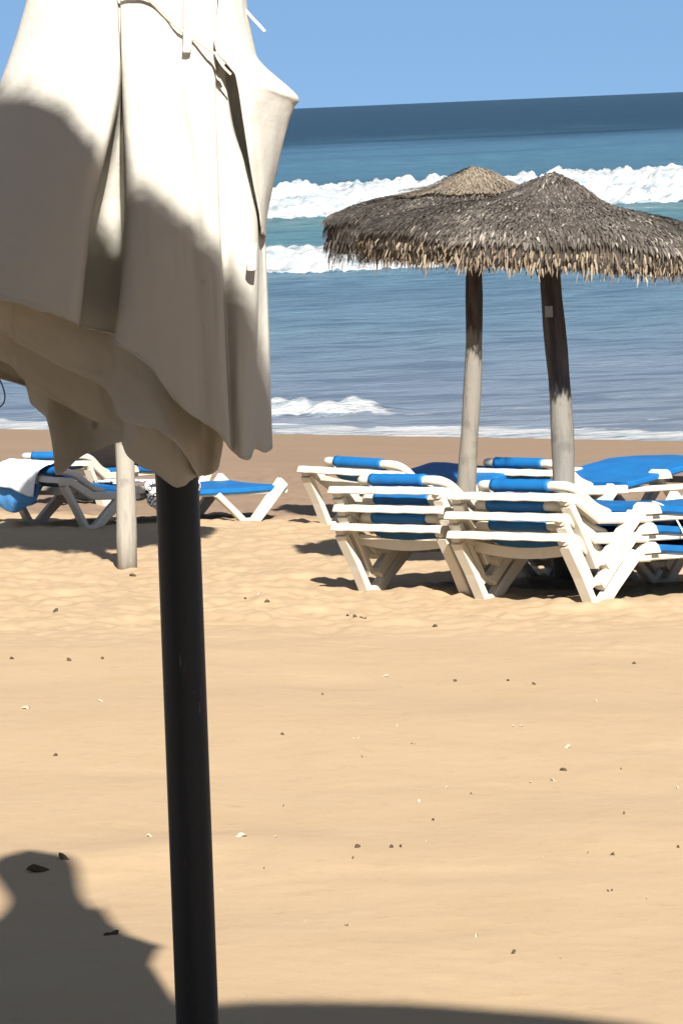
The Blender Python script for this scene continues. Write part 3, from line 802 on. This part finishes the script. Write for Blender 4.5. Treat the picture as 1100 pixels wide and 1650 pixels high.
# tie cord, sewn strap loop and the loose white end
def cord(name, pts, r, m, parent, n=8):
    bm = bmesh.new(); c = catmull([P(x, y, D0 - w) - pole_base for x, y, w in pts], 8); tube(bm, c, r, n)
    return link(name, bm_mesh(name, bm, True), m, parent)
cord('tie_cord', [(120, -90, .147), (185, -40, .152), (240, 0, .146), (268, 28, .146), (300, 55, .151), (322, 70, .162), (345, 86, .172), (362, 104, .182)], .0022, M['cord'], PAR)
cord('frayed_edge', [(347, 84, .178), (352, 96, .180), (362, 110, .184), (372, 120, .183)], .0018, M['wcord'], PAR)
cord('loose_cord', [(392, 12, .075), (402, 24, .082), (415, 38, .09), (427, 51, .095)], .0024, M['wcord'], PAR)
bm = bmesh.new()
for dx in (0,):
    cols_ = [[(297, -40, .140), (297, 0, .142), (295, 50, .150), (294, 84, .160)], [(311, -40, .142), (311, 0, .146), (308, 50, .156), (307, 84, .166)]]
    A = patch(cols_, nu=4, nv=6, hem=0)
    g = [[bm.verts.new(A[i, j]) for j in range(A.shape[1])] for i in range(A.shape[0])]
    for i in range(len(g) - 1):
        for j in range(len(g[0]) - 1): bm.faces.new((g[i][j], g[i][j + 1], g[i + 1][j + 1], g[i + 1][j]))
so = link('strap', bm_mesh('strap', bm, True), M['canvas'], PAR); s2 = so.modifiers.new('thickness', 'SOLIDIFY'); s2.thickness = .003
cord('loose_thread', [(-12, 600, .02), (0, 612, .02), (8, 634, .02), (6, 650, .02), (-6, 660, .02)], .0011, M['bag'], PAR, 6)

bm = bmesh.new(); c = catmull([P(x, y, D0 - w_) - pole_base for x, y, w_ in ((410, 378, .110), (408, 400, .128), (406, 418, .142), (405, 436, .160))], 5)
hv = [[bm.verts.new(p + Vector((math.cos(a), math.sin(a) * .8, 0)) * (.003 + .0030 * min(1, i / 12))) for a in [2 * math.pi * k / 14 for k in range(14)]] for i, p in enumerate(c)]
for a_, b_ in zip(hv, hv[1:]):
    for k in range(14): bm.faces.new((a_[k], a_[(k + 1) % 14], b_[(k + 1) % 14], b_[k]))
ho = link('rolled_hem', bm_mesh('rolled_hem', bm, True), M['canvas'], PAR); s3 = ho.modifiers.new('thickness', 'SOLIDIFY'); s3.thickness = .002; s3.offset = 0

# the parasol over the photographer: never in the frame, its shade is
SH = Vector((-.87, 2.80, EYE + 1.22))
bH = Vector((SH.x - .05, SH.y, gz(SH.x - .05, SH.y)))
thatched_parasol('thatched parasol beside the viewer whose shade falls across the folded canvas parasol', bH, SH, 1.22, (0, 0, 0), .9, 47, dense=.4, fr=.5)
SJ = Vector((.62, 1.40, EYE + 1.58)); bJ = Vector((.66, SJ.y, gz(.66, SJ.y)))
thatched_parasol('taller thatched parasol just behind the viewer shading the sand along the bottom edge', bJ, SJ, 1.22, (0, 0, 0), .9, 53, dense=.4, fr=.5)

bm = bmesh.new(); wb = gz(0, -5) - .3  # unseen wall, added to block light bounced off the sand behind the camera
for x0_, x1_, y0_, y1_, z0_, z1_ in ((-24, 24, -5.4, -5.0, wb, wb + 3.4), (-24.1, 24.1, -5.5, -4.9, wb + 3.4, wb + 3.54)):
    ring_loft(bm, [[(x0_, y, z) for y, z in ((y0_, z0_), (y1_, z0_), (y1_, z1_), (y0_, z1_))], [(x1_, y, z) for y, z in ((y0_, z0_), (y1_, z0_), (y1_, z1_), (y0_, z1_))]])
wo = link('bounce_block_wall', bm_mesh('bounce_block_wall', bm), simple('grey_stone', (.10, .095, .09), (.16, .15, .14), 3)); wo.location = (0, 0, 0)
tag(wo, 'unseen grey wall added behind the viewer to block light bouncing off the sand', 'wall')
for sx_, sy2, sz_, sd2 in ((-3.4, .8, 1.15, 61), (3.5, 1.5, 1.2, 67), (-.9, -.7, 1.4, 71), (-3.0, 4.0, 1.2, 73), (3.0, 4.3, 1.2, 79)):  # unseen extra parasols, added to darken the sand and weaken its bounce
    tt = Vector((sx_, sy2, EYE + sz_)); thatched_parasol('unseen thatched parasol added outside the view to shade the sand', Vector((sx_, sy2, gz(sx_, sy2))), tt, 1.3, (0, 0, 0), .9, sd2, dense=.3)

# ------------------------------------------------------------------ towels, bag, cord
def cloth(name, rows, m, label, cat, thick=.008, nu=6, nv=6, seed=0., parent=None, amp=.006):
    """rows of world points -> draped sheet with thickness"""
    A = np.array([[tuple(p) for p in r] for r in rows], float)
    def interp(A, n):
        out = []
        for i in range(len(A) - 1):
            p0 = A[max(i - 1, 0)]; p1 = A[i]; p2 = A[i + 1]; p3 = A[min(i + 2, len(A) - 1)]
            for k in range(n): out.append(cm(p0, p1, p2, p3, k / n))
        out.append(A[-1]); return np.array(out)
    B = interp(A, nv); B = interp(B.transpose(1, 0, 2), nu).transpose(1, 0, 2)
    r, c, _ = B.shape; ii, jj = np.meshgrid(np.arange(r), np.arange(c), indexing='ij')
    B[..., 1] += amp * fbm(jj * .35 + seed, ii * .2, 2) * 2; B[..., 2] += amp * fbm(jj * .3 + seed + 7, ii * .25, 2)
    org = Vector(B.reshape(-1, 3).mean(0)); org.z = B[..., 2].min()
    V = B.reshape(-1, 3) - np.array(org)
    f = [(i * c + j, i * c + j + 1, (i + 1) * c + j + 1, (i + 1) * c + j) for i in range(r - 1) for j in range(c - 1)]
    o = link(name, from_np(name, V, f), m, parent); o.location = org
    s = o.modifiers.new('thickness', 'SOLIDIFY'); s.thickness = thick; s.offset = 0
    tag(o, label, cat); return o
bpy.context.view_layer.update()
def LW(o, u, v, z):
    """point in a lounger's own axes: u along, v to the viewer's right, z up"""
    return o.matrix_world @ Vector((u, -v, z))
cloth('towel', [[LW(LC, .30, v, .315) for v in (-.42, -.2, .02, .14)], [LW(LC, .12, v, .425) for v in (-.42, -.2, .02, .14)], [LW(LC, .05, v, .43) for v in (-.42, -.2, .02, .14)],
                [LW(LC, -.05, v, .37) for v in (-.44, -.2, .03, .14)], [LW(LC, -.07, v, z) for v, z in ((-.45, .26), (-.2, .26), (.02, .22), (.12, .215))]],
      M['towel'], 'white towel draped over the end of the far left lounger', 'towel', seed=2)
cloth('towel', [[LW(LC, -.02, v, .30) for v in (-.40, -.25, -.1, .12)], [LW(LC, -.03, v, .2) for v in (-.42, -.25, -.08, .10)], [LW(LC, .0, v, z) for v, z in ((-.42, .13), (-.25, .09), (-.06, .14), (.05, .17))]],
      M['sky_towel'], 'light blue cloth hanging below the white towel on the far left lounger', 'towel', seed=5)
cloth('towel', [[LW(LC, u, -.30, .275 + .01 * math.sin(u * 9)) for u in (.66, .76, .86, .96, 1.06)], [LW(LC, u, .0, .285) for u in (.66, .76, .86, .96, 1.06)], [LW(LC, u, .34, .30) for u in (.64, .75, .86, .96, 1.06)],
                [LW(LC, u, .395, .27) for u in (.62, .75, .86, .96, 1.06)], [LW(LC, u, .40, z) for u, z in ((.64, .16), (.75, .10), (.86, .12), (.96, .19), (1.05, .23))]],
      M['leopard'], 'black and white patterned towel spread over the lounger behind the black pole', 'towel', seed=8)
# slumped dark bag on the sand behind the lounger
bg = G(150, 800)
bm = bmesh.new(); rings = []
for k, (z, sx, sy_) in enumerate(((0, .20, .13), (.05, .235, .16), (.16, .23, .15), (.28, .215, .12), (.36, .20, .075), (.40, .18, .04))):
    rings.append([(sx * math.copysign(abs(math.cos(a)) ** .6, math.cos(a)) * (1 + .05 * math.sin(3 * a + k)), sy_ * math.copysign(abs(math.sin(a)) ** .7, math.sin(a)), z + .02 * math.sin(2 * a + k) * (k > 2)) for a in [2 * math.pi * i / 28 for i in range(28)]])
ring_loft(bm, rings)
bag = link('beach_bag', bm_mesh('beach_bag', bm, True), M['bag']); bag.location = LW(LD, .78, 0, .245); bag.scale = (1.15, 1.1, 1.1); bag.rotation_euler = (0, 0, R(-15))
tag(bag, 'dark brown cloth bag resting on the half hidden lounger behind the whitewashed post', 'bag')
for s in (-1, 1):
    bm = bmesh.new(); tube(bm, catmull([Vector((-.09, s * .04, .38)), Vector((-.07, s * .06, .50)), Vector((.07, s * .06, .50)), Vector((.09, s * .04, .38))], 6), .010, 8)
    link('handle', bm_mesh('handle', bm, True), M['bag'], bag)
# thin pale cord off the top of the right hand stack
tc_ = [P(1050, 808, 16.9 * 1.06), P(1068, 815, 17.85), P(1085, 832, 17.8), P(1096, 850, 17.75), P(1106, 872, 17.7)]
bm = bmesh.new(); o0 = tc_[0].copy(); tube(bm, [p - o0 for p in catmull(tc_, 6)], .0045, 6)
co = link('cord', bm_mesh('cord', bm, True), M['wcord']); co.location = o0
tag(co, 'thin pale cord hanging from the top lounger of the right hand stack', 'cord')

# ------------------------------------------------------------------ litter on the sand
def fleck(kind, px, py, ln, w, h, yaw, label, cat, m, group=None, seed=0):
    rg = random.Random(seed); p = G(px, py); bm = bmesh.new()
    bmesh.ops.create_icosphere(bm, subdivisions=2, radius=1)
    for v in bm.verts:
        k = 1 + .30 * rg.uniform(-1, 1)
        v.co = Vector((v.co.x * ln / 2 * k, v.co.y * w / 2 * k, v.co.z * h / 2 * k + .006 * math.sin(v.co.x * 2.5 + seed)))
    o = link(kind, bm_mesh(kind, bm, True), m); o.location = p + Vector((0, 0, h * .08)); o.rotation_euler = (0, 0, yaw)
    tag(o, label, cat, group); return o
DL = 'small dark fleck of dried seaweed lying on the sunlit sand'; SL = 'small pale shell fragment lying on the sunlit sand'
dark_px = [(112, 1065, .05), (165, 1062, .03), (20, 1062, .035), (457, 1184, .026), (585, 1220, .02), (665, 1199, .018), (862, 1103, .032), (575, 1366, .032), (630, 1366, .024), (645, 1365, .018),
           (697, 1322, .022), (982, 1436, .026), (825, 1537, .024), (568, 1384, .010), (90, 1218, .022), (985, 1378, .018), (945, 1376, .010), (558, 1492, .014), (455, 1300, .014), (1005, 1312, .012),
           (1092, 1366, .014), (733, 1098, .03), (818, 1097, .02), (425, 1400, .010), (760, 1280, .012), (520, 1120, .022), (1020, 1070, .03), (700, 1010, .05), (572, 994, .05), (560, 992, .04), (585, 996, .04), (90, 985, .06), (215, 928, .06), (430, 970, .05), (395, 965, .03), (1000, 1240, .012)]
for i, (x, y, s) in enumerate(dark_px):
    fleck('seaweed_fleck', x, y, s * rng.uniform(.6, .9), s * rng.uniform(.3, .5), s * .25, rng.uniform(0, 3), DL, 'seaweed', M['debris'], 'dark flecks of seaweed scattered over the sunlit sand', i)
pale_px = [(893, 1258, .030), (675, 1292, .016), (240, 1348, .024), (40, 1142, .045), (165, 1130, .035), (573, 1190, .022), (765, 1510, .018), (685, 1358, .014), (825, 1171, .018), (840, 1171, .014), (855, 1262, .016),
           (993, 1241, .010), (877, 1381, .012), (415, 958, .04), (620, 1090, .03), (720, 1270, .012), (1042, 1449, .012), (355, 1435, .012), (490, 1486, .010), (640, 1170, .014), (960, 1130, .016), (1090, 1270, .012), (445, 1350, .010), (905, 1545, .012)]
for i, (x, y, s) in enumerate(pale_px):
    fleck('shell_fragment', x, y, s * rng.uniform(.7, 1.1), s * rng.uniform(.3, .6), s * .22, rng.uniform(0, 3), SL, 'shell', M['shell'], 'pale shell fragments scattered over the sunlit sand', 100 + i)
fleck('shell_fragment', 911, 1205, .030, .022, .012, .3, 'brightest cream shell on the open sand at right, above a dark twig', 'shell', M['shell'], None, 201)
fleck('shell_fragment', 387, 1348, .040, .022, .010, .5, 'pale flat shell on the sand just right of the black pole', 'shell', M['shell'], None, 202)
fleck('twig', 908, 1242, .030, .008, .008, -.5, 'short dark brown twig on the open sand just below a bright cream shell', 'twig', M['debris'], None, 203)
fleck('driftwood_scrap', 64, 1404, .055, .024, .022, .1, 'flat dark scrap of driftwood in the shadow at lower left', 'driftwood', M['debris'], None, 204)
fleck('driftwood_scrap', 104, 1384, .040, .016, .020, -.9, 'upright dark scrap of driftwood on the upper edge of the shadow at lower left', 'driftwood', M['debris'], None, 205)
fleck('driftwood_scrap', 180, 1506, .036, .020, .018, .4, 'lumpy dark scrap of driftwood deep in the shadow left of the black pole', 'driftwood', M['debris'], None, 206)

# ------------------------------------------------------------------ camera, sun, sky
cd = bpy.data.cameras.new('camera'); cam = bpy.data.objects.new('camera', cd); COL.objects.link(cam)
cam.location = CAM_POS; cam.rotation_euler = CAM_ROT.to_euler()
cd.sensor_fit = 'VERTICAL'; cd.sensor_height = 36; cd.lens = F / 1650 * 36; cd.clip_start = .1; cd.clip_end = 80000
scn.camera = cam
EL, AZ = R(36), R(9)
tdir = Vector((-math.sin(AZ) * math.cos(EL), math.cos(AZ) * math.cos(EL), -math.sin(EL)))
ld = bpy.data.lights.new('sun', 'SUN'); ld.energy = 5.0; ld.angle = R(.75); ld.color = (1, .945, .86)
sun = bpy.data.objects.new('sun', ld); COL.objects.link(sun); sun.rotation_euler = tdir.to_track_quat('-Z', 'Y').to_euler()
w = bpy.data.worlds.new('World'); scn.world = w; w.use_nodes = True
nt = w.node_tree; sk = nt.nodes.new('ShaderNodeTexSky'); sk.sky_type = 'NISHITA'; sk.sun_disc = False
sk.sun_elevation = EL; sk.sun_rotation = math.pi - AZ; sk.air_density = 1.0; sk.dust_density = .3; sk.ozone_density = 1.9; sk.altitude = 0
tcw = nt.nodes.new('ShaderNodeTexCoord'); lift_ = nt.nodes.new('ShaderNodeVectorMath'); lift_.operation = 'ADD'; lift_.inputs[1].default_value = (0, 0, .27)
nrm_ = nt.nodes.new('ShaderNodeVectorMath'); nrm_.operation = 'NORMALIZE'
nt.links.new(tcw.outputs['Generated'], lift_.inputs[0]); nt.links.new(lift_.outputs[0], nrm_.inputs[0]); nt.links.new(nrm_.outputs[0], sk.inputs['Vector'])
hs = nt.nodes.new('ShaderNodeHueSaturation'); sz = nt.nodes.new('ShaderNodeSeparateXYZ'); nt.links.new(tcw.outputs['Generated'], sz.inputs[0]); mz = nt.nodes.new('ShaderNodeMapRange')
mz.inputs['From Min'].default_value = .04; mz.inputs['From Max'].default_value = .45; mz.inputs['To Min'].default_value = 1.1; mz.inputs['To Max'].default_value = .62; nt.links.new(sz.outputs['Z'], mz.inputs['Value']); nt.links.new(mz.outputs[0], hs.inputs['Saturation']); hs.inputs['Hue'].default_value = .497
nt.links.new(sk.outputs[0], hs.inputs['Color']); nt.links.new(hs.outputs[0], nt.nodes['Background'].inputs[0]); nt.nodes['Background'].inputs[1].default_value = .056
scn.view_settings.view_transform = 'Standard'; scn.view_settings.look = 'None'; scn.view_settings.exposure = 1.25; scn.view_settings.gamma = 1
